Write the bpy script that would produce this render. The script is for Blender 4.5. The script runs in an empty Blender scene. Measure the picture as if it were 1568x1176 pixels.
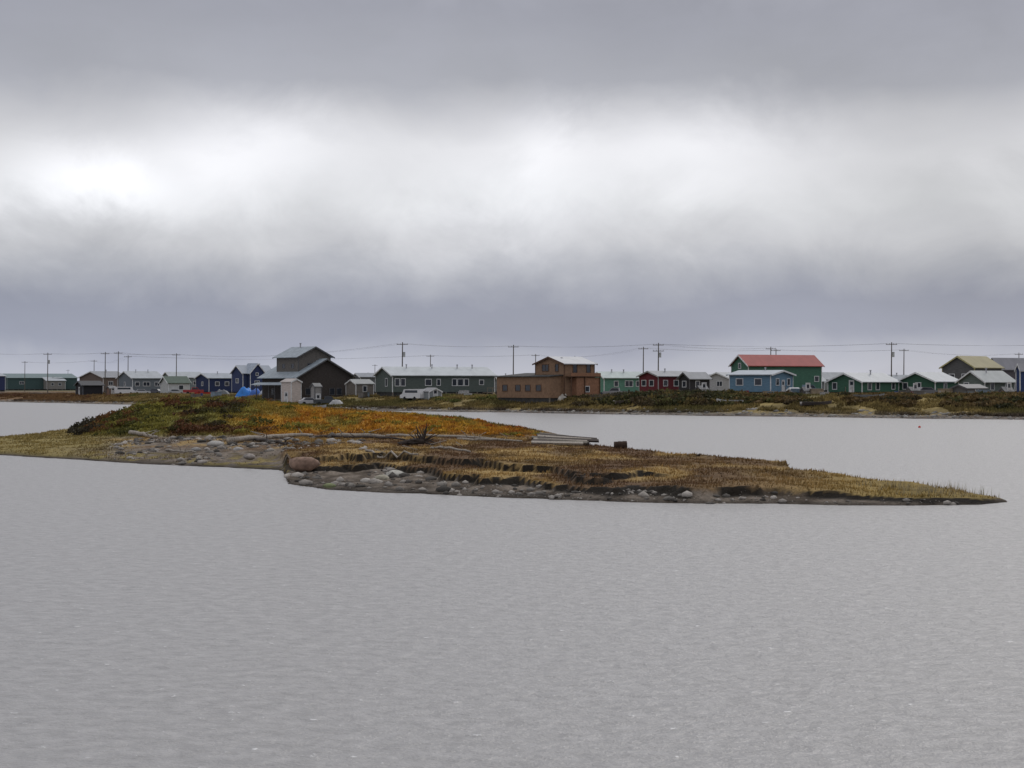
import bpy, math, random, bmesh
import numpy as np
from mathutils import Vector
random.seed(7); rng=np.random.default_rng(7)
F=2926.0; H=5.0
scene=bpy.context.scene
def U(px): return (px-784.0)/F
def ZY(y,D): return H-(y-588.0)*D/F
# ---------------------------------------------------------------- noise
_T=rng.random((256,256))
def vn(x,y):
    xi=np.floor(x).astype(int); yi=np.floor(y).astype(int)
    fx=x-xi; fy=y-yi; fx=fx*fx*(3-2*fx); fy=fy*fy*(3-2*fy)
    a=_T[xi%256,yi%256]; b=_T[(xi+1)%256,yi%256]; c=_T[xi%256,(yi+1)%256]; d=_T[(xi+1)%256,(yi+1)%256]
    return (a*(1-fx)+b*fx)*(1-fy)+(c*(1-fx)+d*fx)*fy
def fbm(x,y,o=4):
    s=0;a=.5;t=0
    for i in range(o):
        s=s+a*vn(x+17.3*i,y+9.1*i); t+=a; a*=.5; x=x*2.03; y=y*2.03
    return s/t
def sstep(a,b,x):
    t=np.clip((x-a)/(b-a),0,1); return t*t*(3-2*t)
# ---------------------------------------------------------------- materials
def newmat(name):
    m=bpy.data.materials.new(name); m.use_nodes=True
    nt=m.node_tree; b=nt.nodes['Principled BSDF']; return m,nt,b
_mc={}
def mat(name,col,rough=.8,var=.25,scale=1.5,metal=0.,streak=False,spec=.3):
    key=name
    if key in _mc: return _mc[key]
    m,nt,b=newmat(name)
    tc=nt.nodes.new('ShaderNodeTexCoord'); mp=nt.nodes.new('ShaderNodeMapping')
    nt.links.new(tc.outputs['Object'],mp.inputs[0])
    mp.inputs['Scale'].default_value=(1,1,6) if streak=='h' else ((3,3,.4) if streak else (1,1,1))
    n=nt.nodes.new('ShaderNodeTexNoise'); n.inputs['Scale'].default_value=scale; n.inputs['Detail'].default_value=6
    nt.links.new(mp.outputs[0],n.inputs[0])
    r=nt.nodes.new('ShaderNodeMapRange'); r.inputs[1].default_value=.3; r.inputs[2].default_value=.7
    r.inputs[3].default_value=1-var; r.inputs[4].default_value=1+var
    nt.links.new(n.outputs[0],r.inputs[0])
    v=nt.nodes.new('ShaderNodeVectorMath'); v.operation='SCALE'; v.inputs[0].default_value=col[:3]
    nt.links.new(r.outputs[0],v.inputs['Scale']); nt.links.new(v.outputs[0],b.inputs['Base Color'])
    b.inputs['Roughness'].default_value=rough; b.inputs['Metallic'].default_value=metal
    b.inputs['Specular IOR Level'].default_value=spec
    _mc[key]=m; return m
def vcmat(name,rough=.9,scale=3.,var=.35,bump=0.,transl=0.):
    m,nt,b=newmat(name)
    at=nt.nodes.new('ShaderNodeAttribute'); at.attribute_name='Col'
    g=nt.nodes.new('ShaderNodeNewGeometry')
    n=nt.nodes.new('ShaderNodeTexNoise'); n.inputs['Scale'].default_value=scale; n.inputs['Detail'].default_value=8; n.inputs['Roughness'].default_value=.7
    nt.links.new(g.outputs['Position'],n.inputs[0])
    r=nt.nodes.new('ShaderNodeMapRange'); r.inputs[1].default_value=.3; r.inputs[2].default_value=.7
    r.inputs[3].default_value=1-var; r.inputs[4].default_value=1+var
    nt.links.new(n.outputs[0],r.inputs[0])
    v=nt.nodes.new('ShaderNodeVectorMath'); v.operation='SCALE'
    nt.links.new(at.outputs['Color'],v.inputs[0]); nt.links.new(r.outputs[0],v.inputs['Scale'])
    nt.links.new(v.outputs[0],b.inputs['Base Color']); b.inputs['Roughness'].default_value=rough
    b.inputs['Specular IOR Level'].default_value=.15
    if bump:
        bp=nt.nodes.new('ShaderNodeBump'); bp.inputs['Strength'].default_value=bump; bp.inputs['Distance'].default_value=.15
        nt.links.new(n.outputs[0],bp.inputs['Height']); nt.links.new(bp.outputs[0],b.inputs['Normal'])
    if transl:
        t=nt.nodes.new('ShaderNodeBsdfTranslucent'); mx=nt.nodes.new('ShaderNodeMixShader'); mx.inputs[0].default_value=transl
        nt.links.new(v.outputs[0],t.inputs[0]); nt.links.new(b.outputs[0],mx.inputs[1]); nt.links.new(t.outputs[0],mx.inputs[2])
        nt.links.new(mx.outputs[0],nt.nodes['Material Output'].inputs[0])
    return m
def bigmesh(name,V,Fc,mt,col=None,smooth=False,parent=None):
    V=np.asarray(V,dtype=np.float32); Fc=np.asarray(Fc,dtype=np.int32)
    me=bpy.data.meshes.new(name); k=Fc.shape[1]
    me.vertices.add(len(V)); me.vertices.foreach_set('co',V.ravel())
    me.loops.add(Fc.size); me.loops.foreach_set('vertex_index',Fc.ravel())
    me.polygons.add(len(Fc)); me.polygons.foreach_set('loop_start',np.arange(0,Fc.size,k,dtype=np.int32))
    me.polygons.foreach_set('loop_total',np.full(len(Fc),k,dtype=np.int32))
    if smooth: me.polygons.foreach_set('use_smooth',np.ones(len(Fc),dtype=bool))
    me.update(calc_edges=True); me.validate()
    if col is not None:
        a=me.color_attributes.new('Col','FLOAT_COLOR','POINT')
        c=np.ones((len(V),4),dtype=np.float32); c[:,:3]=col; a.data.foreach_set('color',c.ravel())
    me.materials.append(mt); ob=bpy.data.objects.new(name,me); scene.collection.objects.link(ob)
    return ob
class MB:
    def __init__(s): s.v=[]; s.f=[]; s.m=[]; s.mats=[]
    def mi(s,m):
        if m not in s.mats: s.mats.append(m)
        return s.mats.index(m)
    def add(s,v,f,m):
        o=len(s.v); s.v+= [tuple(p) for p in v]; k=s.mi(m)
        for q in f: s.f.append([i+o for i in q]); s.m.append(k)
    def box(s,x0,x1,y0,y1,z0,z1,m):
        s.add([(x0,y0,z0),(x1,y0,z0),(x1,y1,z0),(x0,y1,z0),(x0,y0,z1),(x1,y0,z1),(x1,y1,z1),(x0,y1,z1)],
          [(0,3,2,1),(4,5,6,7),(0,1,5,4),(1,2,6,5),(2,3,7,6),(3,0,4,7)],m)
    def tube(s,pts,rad,m,n=7):
        pts=[Vector(p) for p in pts]; vs=[]
        for i,p in enumerate(pts):
            d=(pts[min(i+1,len(pts)-1)]-pts[max(i-1,0)]).normalized()
            a=d.cross(Vector((0,0,1))); 
            if a.length<.05: a=d.cross(Vector((1,0,0)))
            a.normalize(); b=d.cross(a)
            r=rad[i] if hasattr(rad,'__len__') else rad
            for k in range(n):
                t=2*math.pi*k/n; vs.append(p+a*r*math.cos(t)+b*r*math.sin(t))
        fs=[]
        for i in range(len(pts)-1):
            for k in range(n):
                fs.append((i*n+k,i*n+(k+1)%n,(i+1)*n+(k+1)%n,(i+1)*n+k))
        fs.append(tuple(range(n))[::-1]); fs.append(tuple((len(pts)-1)*n+k for k in range(n)))
        s.add(vs,fs,m)
    def prism(s,sec,x0,x1,m,axis='x'):
        n=len(sec)
        def P(x,q): return (x,q[0],q[1]) if axis=='x' else (q[0],x,q[1])
        vs=[P(x0,q) for q in sec]+[P(x1,q) for q in sec]
        fs=[tuple(range(n)),tuple(range(n,2*n))[::-1]]+[(i,i+n,(i+1)%n+n,(i+1)%n) for i in range(n)]
        s.add(vs,fs,m)
    def obj(s,name,parent=None,loc=None,rot=0,smooth=False):
        me=bpy.data.meshes.new(name); me.from_pydata(s.v,[],s.f)
        for m in s.mats: me.materials.append(m)
        me.polygons.foreach_set('material_index',s.m)
        if smooth: me.polygons.foreach_set('use_smooth',[True]*len(s.f))
        me.update()
        bm=bmesh.new(); bm.from_mesh(me); bmesh.ops.recalc_face_normals(bm,faces=bm.faces); bm.to_mesh(me); bm.free()
        ob=bpy.data.objects.new(name,me); scene.collection.objects.link(ob)
        if parent: ob.parent=parent
        if loc is not None: ob.location=loc
        ob.rotation_euler[2]=rot
        return ob
def empty(name,loc,rot=0):
    e=bpy.data.objects.new(name,None); scene.collection.objects.link(e); e.location=loc; e.rotation_euler[2]=rot
    e.empty_display_size=.5; return e
# ---------------------------------------------------------------- world
w=bpy.data.worlds.new("World"); scene.world=w; w.use_nodes=True; nt=w.node_tree; nt.nodes.clear()
N=nt.nodes.new; Lk=nt.links.new
SE=math.radians(38); SA=math.radians(22)
sky=N('ShaderNodeTexSky'); sky.sky_type='NISHITA'; sky.sun_disc=False; sky.sun_elevation=SE; sky.sun_rotation=SA
bg1=N('ShaderNodeBackground'); bg1.inputs[1].default_value=.08; Lk(sky.outputs[0],bg1.inputs[0])
tc=N('ShaderNodeTexCoord')
def math_(op,a,b=None,c=None,clamp=False):
    n=N('ShaderNodeMath'); n.operation=op; n.use_clamp=clamp
    for i,x in enumerate((a,b,c)):
        if x is None: continue
        if isinstance(x,(int,float)): n.inputs[i].default_value=x
        else: Lk(x,n.inputs[i])
    return n.outputs[0]
nrm=N('ShaderNodeVectorMath'); nrm.operation='NORMALIZE'; Lk(tc.outputs['Generated'],nrm.inputs[0])
sep=N('ShaderNodeSeparateXYZ'); Lk(nrm.outputs[0],sep.inputs[0])
def noise(scale,sc3,detail,rough,dist=0,off=(0,0,0)):
    mp=N('ShaderNodeMapping'); mp.inputs['Scale'].default_value=sc3; mp.inputs['Location'].default_value=off
    Lk(nrm.outputs[0],mp.inputs[0])
    n=N('ShaderNodeTexNoise'); n.inputs['Scale'].default_value=scale; n.inputs['Detail'].default_value=detail
    n.inputs['Roughness'].default_value=rough; n.inputs['Distortion'].default_value=dist
    Lk(mp.outputs[0],n.inputs[0]); return n.outputs[0]
n1=noise(5,(1,1,1.8),5,.5,.2,(1.3,0,0)); n2=noise(15,(1,1,1.35),7,.58,.3,(3,1,2)); n3=noise(6,(1,1,3.5),4,.5,0,(7,4,2))
e=math_('ADD',sep.outputs[2],math_('MULTIPLY',math_('SUBTRACT',n1,.5),.045))
e=math_('ADD',e,math_('MULTIPLY',math_('SUBTRACT',n2,.5),.034))
ramp=N('ShaderNodeValToRGB'); Lk(math_('MULTIPLY',e,1.0,clamp=True),ramp.inputs[0])
def s2l(c): return [ (x/255/12.92 if x/255<=.04045 else ((x/255+.055)/1.055)**2.4) for x in c]
stops=[(0.0,(188,192,205)),(.010,(176,181,196)),(.022,(153,159,178)),(.040,(147,152,170)),(.056,(170,173,184)),(.072,(198,199,205)),(.095,(213,214,218)),
 (.120,(218,218,222)),(.138,(200,200,205)),(.156,(171,172,180)),(.19,(158,159,169)),(.30,(180,180,188)),(.6,(232,232,237)),(1.0,(252,252,255))]
el=ramp.color_ramp.elements
while len(el)<len(stops): el.new(.5)
for i,(p,c) in enumerate(stops): el[i].position=p; el[i].color=(*s2l(c),1)
ramp.color_ramp.interpolation='LINEAR'
# thinner places in the overcast
tot=None
for (px,py,sx,sy,am) in [(150,285,100,34,.60),(370,225,90,50,.30),(640,290,150,60,.10),(825,215,45,45,.20),(820,300,110,45,.20),(1050,235,130,50,.30),(1500,310,150,80,-.12),(1330,150,200,60,-.08)]:
    cx=U(px); cz=(588-py)/F; k=math.sqrt(1+cx*cx+cz*cz)
    dx=math_('ADD',sep.outputs[0],-cx/k); dz=math_('ADD',sep.outputs[2],-cz/k)
    dx=math_('ADD',dx,math_('MULTIPLY',math_('SUBTRACT',n2,.5),.07))
    dz=math_('ADD',dz,math_('MULTIPLY',math_('SUBTRACT',n2,.5),.05))
    q=math_('ADD',math_('POWER',math_('ABSOLUTE',math_('MULTIPLY',dx,F/sx)),2.0),math_('POWER',math_('ABSOLUTE',math_('MULTIPLY',dz,F/sy)),2.0))
    g=math_('MULTIPLY',math_('EXPONENT',math_('MULTIPLY',q,-.5)),am)
    tot=g if tot is None else math_('ADD',tot,g)
front=math_('GREATER_THAN',sep.outputs[1],0.0)
tot=math_('MULTIPLY',tot,front)
mod=math_('ADD',math_('ADD',1.0,math_('MULTIPLY',math_('SUBTRACT',n3,.5),.28)),math_('MULTIPLY',math_('SUBTRACT',n2,.5),.32))
mod=math_('ADD',mod,tot)
vs=N('ShaderNodeVectorMath'); vs.operation='SCALE'; Lk(ramp.outputs[0],vs.inputs[0]); Lk(mod,vs.inputs['Scale'])
bg2=N('ShaderNodeBackground'); bg2.inputs[1].default_value=1.0; Lk(vs.outputs[0],bg2.inputs[0])
mx=N('ShaderNodeMixShader'); mx.inputs[0].default_value=.94; Lk(bg1.outputs[0],mx.inputs[1]); Lk(bg2.outputs[0],mx.inputs[2])
wo=N('ShaderNodeOutputWorld'); Lk(mx.outputs[0],wo.inputs[0])
sl=bpy.data.lights.new('sun','SUN'); sl.energy=.65; sl.angle=math.radians(25); sl.color=(1,.96,.9)
so=bpy.data.objects.new('sun',sl); scene.collection.objects.link(so); so.location=(0,0,60)
sp=Vector((math.sin(SA)*math.cos(SE),math.cos(SA)*math.cos(SE),math.sin(SE)))
so.rotation_euler=(-sp).to_track_quat('-Z','Y').to_euler()
# ---------------------------------------------------------------- water
m,nt2,b=newmat('river_water')
g=nt2.nodes.new('ShaderNodeNewGeometry')
def wn(scale,sc,detail=3,rough=.55):
    mp=nt2.nodes.new('ShaderNodeMapping'); mp.inputs['Scale'].default_value=sc; mp.inputs['Rotation'].default_value=(0,0,.25)
    n=nt2.nodes.new('ShaderNodeTexNoise'); n.inputs['Scale'].default_value=scale; n.inputs['Detail'].default_value=detail; n.inputs['Roughness'].default_value=rough
    nt2.links.new(g.outputs['Position'],mp.inputs[0]); nt2.links.new(mp.outputs[0],n.inputs[0]); return n.outputs[0]
def bump(h,st,dist,prev=None):
    bp=nt2.nodes.new('ShaderNodeBump'); bp.inputs['Strength'].default_value=st; bp.inputs['Distance'].default_value=dist
    nt2.links.new(h,bp.inputs['Height'])
    if prev: nt2.links.new(prev,bp.inputs['Normal'])
    return bp.outputs[0]
b1=bump(wn(3.4,(1,1.0,1),4,.65),.72,.16); b2=bump(wn(.9,(1,1.0,1),2),.18,.2,b1)
nt2.links.new(b2,b.inputs['Normal'])
r=nt2.nodes.new('ShaderNodeValToRGB'); nt2.links.new(wn(2.4,(1,1.0,1),4,.6),r.inputs[0])
r.color_ramp.elements[0].position=.3; r.color_ramp.elements[0].color=(.250,.244,.240,1)
r.color_ramp.elements[1].position=.7; r.color_ramp.elements[1].color=(.378,.369,.363,1)
# scattered pale flecks on wave crests: glints painted into the water colour
fl=nt2.nodes.new('ShaderNodeMapRange'); fl.inputs[1].default_value=.665; fl.inputs[2].default_value=.71; fl.inputs[3].default_value=0; fl.inputs[4].default_value=.75
nt2.links.new(wn(3.4,(1,1,1),3,.7),fl.inputs[0])
mixc=nt2.nodes.new('ShaderNodeMix'); mixc.data_type='RGBA'
nt2.links.new(fl.outputs[0],mixc.inputs[0]); nt2.links.new(r.outputs[0],mixc.inputs[6]); mixc.inputs[7].default_value=(.8,.8,.8,1)
nt2.links.new(mixc.outputs[2],b.inputs['Base Color'])
b.inputs['Roughness'].default_value=.3; b.inputs['IOR'].default_value=1.33
S=7000
bigmesh('river_water',[(-S,-600,0),(S,-600,0),(S,S,0),(-S,S,0)],[(0,1,2,3)],m)
# ---------------------------------------------------------------- island terrain
NPX=np.array([-330,-200,0,100,200,300,380,432,441,500,600,700,800,900,1000,1100,1200,1300,1400,1500,1545,1552])
NY =np.array([676,688,697,703,709,714,718,721,741,750,755,759,763,767,769,771,772,774,774,773,768.5,767])
ND=14630/(NY-588.)
BPX=np.array([-330,-200,0,60,105,150,200,300,450,640,780,840,880,900,1000,1060,1150,1203,1212,1300,1312,1400,1440,1500,1545,1552])
BD =np.array([150,160,172,182,197,206,208,206,200,192,182,170,142,135,124.5,118.5,113.5,110,103,97.5,94,91.5,88.5,83.5,81.2,79])
CPX=np.array([-330,60,105,125,150,200,250,320,400,450,560,640,700,780,820,870,900,1552])
CZ =np.array([.3,.3,.35,.8,1.4,2.65,3.2,3.45,3.2,2.8,2.4,2.1,1.8,1.2,.95,.65,.6,.6])
CD =np.array([180,186,190,189,188,185,182,180,178,175,170,167,165,162,156,140,130,100])
FD =np.array([170,172,165,160,158,155,154,153,152,151,149,148,147,146,142,132,125,95])
HPX=np.array([-330,0,200,440,560,700,900,1000,1200,1300,1400,1500,1552]); HP=np.array([.25,.3,.55,.75,.95,.95,.75,.68,.55,.45,.34,.22,.15])
WPX=np.array([-330,0,200,380,437,500,600,700,800,900,1000,1100,1200,1300,1400,1500]); WB=np.array([2,3,8,14,10,12,10,7,5.5,4.2,3.0,2.1,1.6,1,.8,.6])
def island(x,y):
    px=x/y*F+784
    DN=np.interp(px,NPX,ND); DB=np.interp(px,BPX,BD)
    hp=np.interp(px,HPX,HP); wb=np.interp(px,WPX,WB)
    nA=fbm(x*.35+5,y*.16+3)-.5; nB=fbm(x*1.1,y*.5+9)-.5
    dn=y-DN+2.2*nA*np.clip(wb/4,.25,1)+1.0*nB*np.clip(wb/6,.2,1); db=DB-y+2.4*nA+.6*nB
    wbn=wb*(1+1.3*(fbm(x*.22+40,y*.07+2)-.5)+1.2*(fbm(x*.7+4,y*.2+21)-.5))+1.6*(fbm(x*1.9+4,y*.6+61)-.5)*np.clip(wb/4,.2,1)
    beach=np.where(dn<0,.16*dn,.05+.24*np.clip(dn/np.maximum(wbn,.5),0,1)*np.clip(hp/.6,.3,1))
    rise=sstep(0,.4,dn-wbn)
    soft=sstep(440,420,px)
    rise=rise*(1-soft)+soft*sstep(0,22,dn-wbn*.3)
    ld=dn-wbn-8-11*(fbm(x*.28+70,y*.12)-.5)*2-5*(fbm(x*1.0,y*.35+50)-.5)
    lw=sstep(440,520,px)*sstep(1150,950,px)
    led=sstep(0,.45,ld)
    top=hp*(.58+.42*led) 
    top=np.where(px<440,hp,top); top=top*(1-sstep(900,1150,px))+ (hp)*(sstep(900,1150,px))
    z=beach+(np.maximum(top-.25,.08))*rise
    z=np.where(db<2.5,np.minimum(z,np.where(db<0,.2*db,.05+.28*db)),z)
    CZi=np.interp(px,CPX,CZ); C=np.interp(px,CPX,CD); Fd=np.interp(px,CPX,FD)
    t=np.where(y<C,np.clip((y-Fd)/(C-Fd),0,1),np.clip((np.maximum(DB-2,C+4)-y)/(np.maximum(DB-2,C+4)-C),0,1))
    p=np.sin(t*math.pi/2)**1.1
    moundw=p*np.clip(CZi-hp,0,9)
    z=z+np.where(moundw>0,moundw,0)
    inside=(dn>0)&(db>0)
    z=z+np.where(inside,(fbm(x*.8+11,y*.8)-.5)*.26+(fbm(x*2.6,y*2.6+4)-.5)*.10,0)*sstep(0,2,np.minimum(dn,db))
    z=z+(fbm(x*.25,y*.25)-.5)*.6*sstep(0,1,moundw)
    z=np.maximum(z,-.9)
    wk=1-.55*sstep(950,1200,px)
    peat_shade=sstep(-1.2*wk,-.1*wk,dn-wbn)*sstep(1.0*wk,.5*wk,dn-wbn)*(px>436)*sstep(1545,1480,px)  # dark peat ledge plus the shadow strip below it, painted into the soil colour
    peat_shade=np.maximum(peat_shade,sstep(-1.0,-.1,ld)*sstep(1.0,.5,ld)*lw*(rise>.9)*(moundw<.1))
    peat_shade=np.clip(peat_shade*1.6,0,1)*sstep(.16,.36,fbm(x*.5+15,y*.1+44))
    return z,dict(px=px,dn=dn,db=db,rise=rise,t=t,mound=moundw,led=led,wbn=wbn,Fd=Fd,C=C,hp=hp,peat_shade=peat_shade,ld=ld,lw=lw)
def lerp(a,b,t): 
    return a*(1-t[...,None])+b*t[...,None]
C3=lambda *c: np.array(c,dtype=float)
def island_col(x,y,z,I,slope=None,grass=False):
    px=I['px']; n=fbm(x*.5+3,y*.25+8); n2=fbm(x*1.7,y*.8+30); n3=fbm(x*.18+60,y*.08)
    o=np.ones_like(x)
    gravel=lerp(C3(.08,.062,.046)*o[:,None],C3(.19,.158,.128)*o[:,None],sstep(.35,.65,n2))
    straw=lerp(C3(.165,.11,.05)*o[:,None],C3(.33,.225,.09)*o[:,None],sstep(.35,.65,n))
    rust=C3(.12,.072,.042)
    straw=lerp(straw,rust*o[:,None],sstep(.40,.58,fbm(x*.3+90,y*.12+9))*.9*sstep(1450,950,px))
    gy=C3(.26,.20,.06)
    straw=lerp(straw,gy*o[:,None],sstep(1150,1400,px)*.6)
    lg=lerp(C3(.19,.155,.06)*o[:,None],C3(.28,.22,.085)*o[:,None],n)
    gm=I['rise'].copy()
    gr_left=np.maximum(sstep(.52,.40,n2+.25*(n3-.5))*sstep(.2,1.2,I['dn'])*sstep(14,4,I['dn']),sstep(230,60,px))*sstep(.3,1.2,I['dn'])*(px<440)
    low=lerp(gravel,lg,np.clip(gr_left,0,1))
    plat=np.where((px<440)[:,None],lerp(gravel,straw,sstep(.46,.58,n)*.8+sstep(6,0,I['Fd']-y)*.2),straw)
    plat=np.where((px<230)[:,None],lerp(plat,lg,sstep(230,120,px)),plat)
    c=lerp(low,plat,sstep(.4,.8,gm))
    green=lerp(C3(.12,.115,.03)*o[:,None],C3(.22,.20,.05)*o[:,None],sstep(.35,.65,n2))
    green=lerp(green,C3(.12,.055,.025)*o[:,None],sstep(.52,.64,fbm(x*.25+33,y*.1+5))*.8)
    gold=lerp(C3(.37,.178,.022)*o[:,None],C3(.46,.27,.045)*o[:,None],sstep(.35,.65,n))
    gold=lerp(gold,C3(.25,.08,.02)*o[:,None],sstep(.50,.64,n2)*.55)
    gold=lerp(gold,green,sstep(.53,.63,fbm(x*.3+3,y*.12+77))*.7)
    tg=sstep(340,420,px+70*(n3-.5)*2+ (165-y)*2.0)
    md=lerp(green,gold,tg)
    md=lerp(md,lerp(C3(.22,.20,.06)*o[:,None],green,n),sstep(.75,.98,I['t'])*.6)
    md=np.where((y>I['C'])[:,None],green,md)
    c=lerp(c,md,sstep(.02,.25,I['mound']))
    if not grass: c=lerp(c,C3(.012,.009,.006)*o[:,None],I['peat_shade'])
    wet=sstep(.20,.03,z)*.65
    c=c*(1-wet[:,None])
    return c
gx=np.arange(-82,24,.24); gy_=np.concatenate([np.arange(76,130,.2),np.arange(130,212,.4)])
X,Y=np.meshgrid(gx,gy_); x=X.ravel(); y=Y.ravel()
z,I=island(x,y)
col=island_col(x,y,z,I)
nx,ny=len(gx),len(gy_)
ii=np.arange(nx*ny).reshape(ny,nx)
Q=np.stack([ii[:-1,:-1],ii[:-1,1:],ii[1:,1:],ii[1:,:-1]],-1).reshape(-1,4)
keep=(z[Q]>-.6).any(1)
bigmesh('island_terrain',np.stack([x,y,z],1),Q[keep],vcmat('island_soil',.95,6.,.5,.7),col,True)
# ---------------------------------------------------------------- grass
def blades(name,x,y,z,col,h,wd,mt,lean=.35):
    n=len(x); a=rng.random(n)*math.pi; dx=np.cos(a)*wd/2; dy=np.sin(a)*wd/2
    lx=rng.normal(.12,lean,n)*h; ly=rng.normal(0,lean,n)*h
    V=np.empty((n,3,3)); V[:,0]=np.stack([x-dx,y-dy,z-.03],1); V[:,1]=np.stack([x+dx,y+dy,z-.03],1); V[:,2]=np.stack([x+lx,y+ly,z+h],1)
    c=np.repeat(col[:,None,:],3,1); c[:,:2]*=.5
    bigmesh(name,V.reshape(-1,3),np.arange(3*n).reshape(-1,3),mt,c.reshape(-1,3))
gmat=vcmat('grass_blades',.8,.9,.35,0,.35)
n=650000
x=rng.uniform(-80,23,n); y=78+rng.random(n)**1.15*132
z,I=island(x,y)
dens=sstep(.9,.99,I['rise'])*np.where(I['px']<440,.35,1.)
dens=np.maximum(dens,sstep(230,100,I['px'])*.8*sstep(.8,2,I['dn']))
dens=np.maximum(dens,sstep(.55,.45,fbm(x*.5+3,y*.25))*.35*sstep(1,2,I['dn'])*sstep(14,6,I['dn'])*(I['px']<440))
dens=np.maximum(dens,sstep(.02,.2,I['mound']))
patch=.12+.88*sstep(.38,.58,fbm(x*.7+80,y*.35))
dens=dens*np.where(I['mound']>.1,1,patch)*(1-I['peat_shade'])
ok=(z>.1)&(rng.random(n)<dens)&(y<I['C']+8)&(I['px']>-60)
x,y,z=x[ok],y[ok],z[ok]; I={k:(v[ok]) for k,v in I.items()}
col=island_col(x,y,z,I,grass=True)*rng.uniform(.6,1.6,len(x))[:,None]*np.array([1.13,1.08,1.02])
h=rng.uniform(.04,.17,len(x))*np.where(I['mound']>.1,1.8,1)
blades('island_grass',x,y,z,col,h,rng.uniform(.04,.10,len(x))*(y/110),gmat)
n=900; x=rng.uniform(15.5,20.8,n); y=rng.uniform(80,87,n); z,I=island(x,y); ok=(z>.08)&(fbm(x*1.5,y*.6)>.5)
x,y,z=x[ok],y[ok],z[ok]
blades('shore_reeds',x,y,z,np.tile([.36,.31,.2],(len(x),1))*rng.uniform(.7,1.2,(len(x),1)),rng.uniform(.2,.5,len(x)),np.full(len(x),.022),gmat,.12)
# ---------------------------------------------------------------- shrubs (leaf clumps)
def shrubs(name,centres,mt,leaf=.14):
    Vs=[];Cs=[]
    for (cx,cy,cz,rx,rz,c,nl) in centres:
        th=rng.random(nl)*2*math.pi; cp=rng.uniform(-.1,1,nl); r=rng.uniform(.55,1,nl)**.7
        sp_=np.sqrt(1-np.clip(cp,0,1)**2)
        lump=.75+.5*vn(th*1.6+cx,cp*3+cy)
        px_=cx+rx*r*sp_*np.cos(th)*lump; py_=cy+rx*r*sp_*np.sin(th)*lump; pz_=cz+rz*r*cp*lump
        P=np.stack([px_,py_,pz_],1); s=leaf*rng.uniform(.6,1.5,nl)
        a=rng.normal(size=(nl,3)); a/=np.linalg.norm(a,axis=1)[:,None]; b_=np.cross(a,rng.normal(size=(nl,3))); b_/=np.linalg.norm(b_,axis=1)[:,None]
        V=np.stack([P-a*s[:,None],P+b_*s[:,None]*.5,P+a*s[:,None],P-b_*s[:,None]*.5],1)
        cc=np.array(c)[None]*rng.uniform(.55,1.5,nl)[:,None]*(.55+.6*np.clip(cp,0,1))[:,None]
        Vs.append(V.reshape(-1,3)); Cs.append(np.repeat(cc,4,0))
    V=np.concatenate(Vs); C=np.concatenate(Cs)
    bigmesh(name,V,np.arange(len(V)).reshape(-1,4),mt,C)
lmat=vcmat('shrub_leaves',.75,1.2,.3,0,.3)
cs=[]
for i in range(300):
    p=random.uniform(112,470) if i<170 else random.uniform(470,830)
    Fd=np.interp(p,CPX,FD); Cc=np.interp(p,CPX,CD); t=random.random()
    yy=Fd+2+(Cc-Fd+3)*t; xx=U(p)*yy
    zz,_=island(np.array([xx]),np.array([yy]))
    if p<470:
        if p>380 and t<.75 and random.random()<.7: continue
        c=random.choice([(.15,.14,.03),(.20,.18,.04),(.08,.08,.022),(.13,.065,.025),(.24,.21,.05)])
        if 270<p<370 and t<.6: c=random.choice([(.05,.035,.02),(.10,.045,.022),(.06,.055,.02)])
        r=random.uniform(.4,1.1)
    else:
        c=random.choice([(.40,.18,.02),(.28,.09,.018),(.44,.26,.035),(.22,.19,.04)]); r=random.uniform(.25,.6)
    if p<150: c=(.05,.042,.028)
    cs.append((xx,yy,zz[0]-.1,r*1.3,r*.62,c,int(160*r+60)))
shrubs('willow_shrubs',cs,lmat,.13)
# ---------------------------------------------------------------- stones
def icos(k):
    bm=bmesh.new(); bmesh.ops.create_icosphere(bm,subdivisions=k,radius=1)
    v=np.array([p.co[:] for p in bm.verts]); f=np.array([[q.index for q in t.verts] for t in bm.faces]); bm.free(); return v,f
iv,jf=icos(1)
def stones(name,P,S,C,mt):
    n=len(P); k=len(iv)
    V=iv[None]*(1+rng.normal(0,.16,(n,k,1)))
    sc=np.stack([S*rng.uniform(.8,1.5,n),S*rng.uniform(.8,1.5,n),S*rng.uniform(.45,.8,n)],1)
    V=V*sc[:,None,:]; a=rng.random(n)*6.28; ca,sa=np.cos(a)[:,None],np.sin(a)[:,None]
    V=np.stack([V[...,0]*ca-V[...,1]*sa,V[...,0]*sa+V[...,1]*ca,V[...,2]],-1)+P[:,None,:]
    Fc=(jf[None]+(np.arange(n)*k)[:,None,None]).reshape(-1,3)
    bigmesh(name,V.reshape(-1,3),Fc,mt,np.repeat(C,k,0))
smat=vcmat('stone',.85,8.,.25,.3)
n=200000; x=rng.uniform(-40,20,n); y=rng.uniform(78,152,n); z,I=island(x,y)
cl=fbm(x*.35+7,y*.12+70)
d=np.where(I['px']<560,sstep(.47,.6,cl)*sstep(150,200,I['px'])*(y<I['Fd'])*.28,(1-sstep(.1,.6,I['rise']))*.5*(.15+sstep(.45,.6,cl)))
ok=(z>-.02)&(rng.random(n)<d*.62)&(I['mound']<.08)
x,y,z,pxx=x[ok],y[ok],z[ok],I['px'][ok]
s=.022+.15*rng.random(len(x))**10*np.where(pxx<700,1.9,1.3)
g0=(.06+.36*rng.random(len(x))**1.6)[:,None]*np.array([1,.92,.83])[None]
stones('beach_stones',np.stack([x,y,z+s*.15],1),s,g0,smat)
iv,jf=icos(2)
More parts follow.
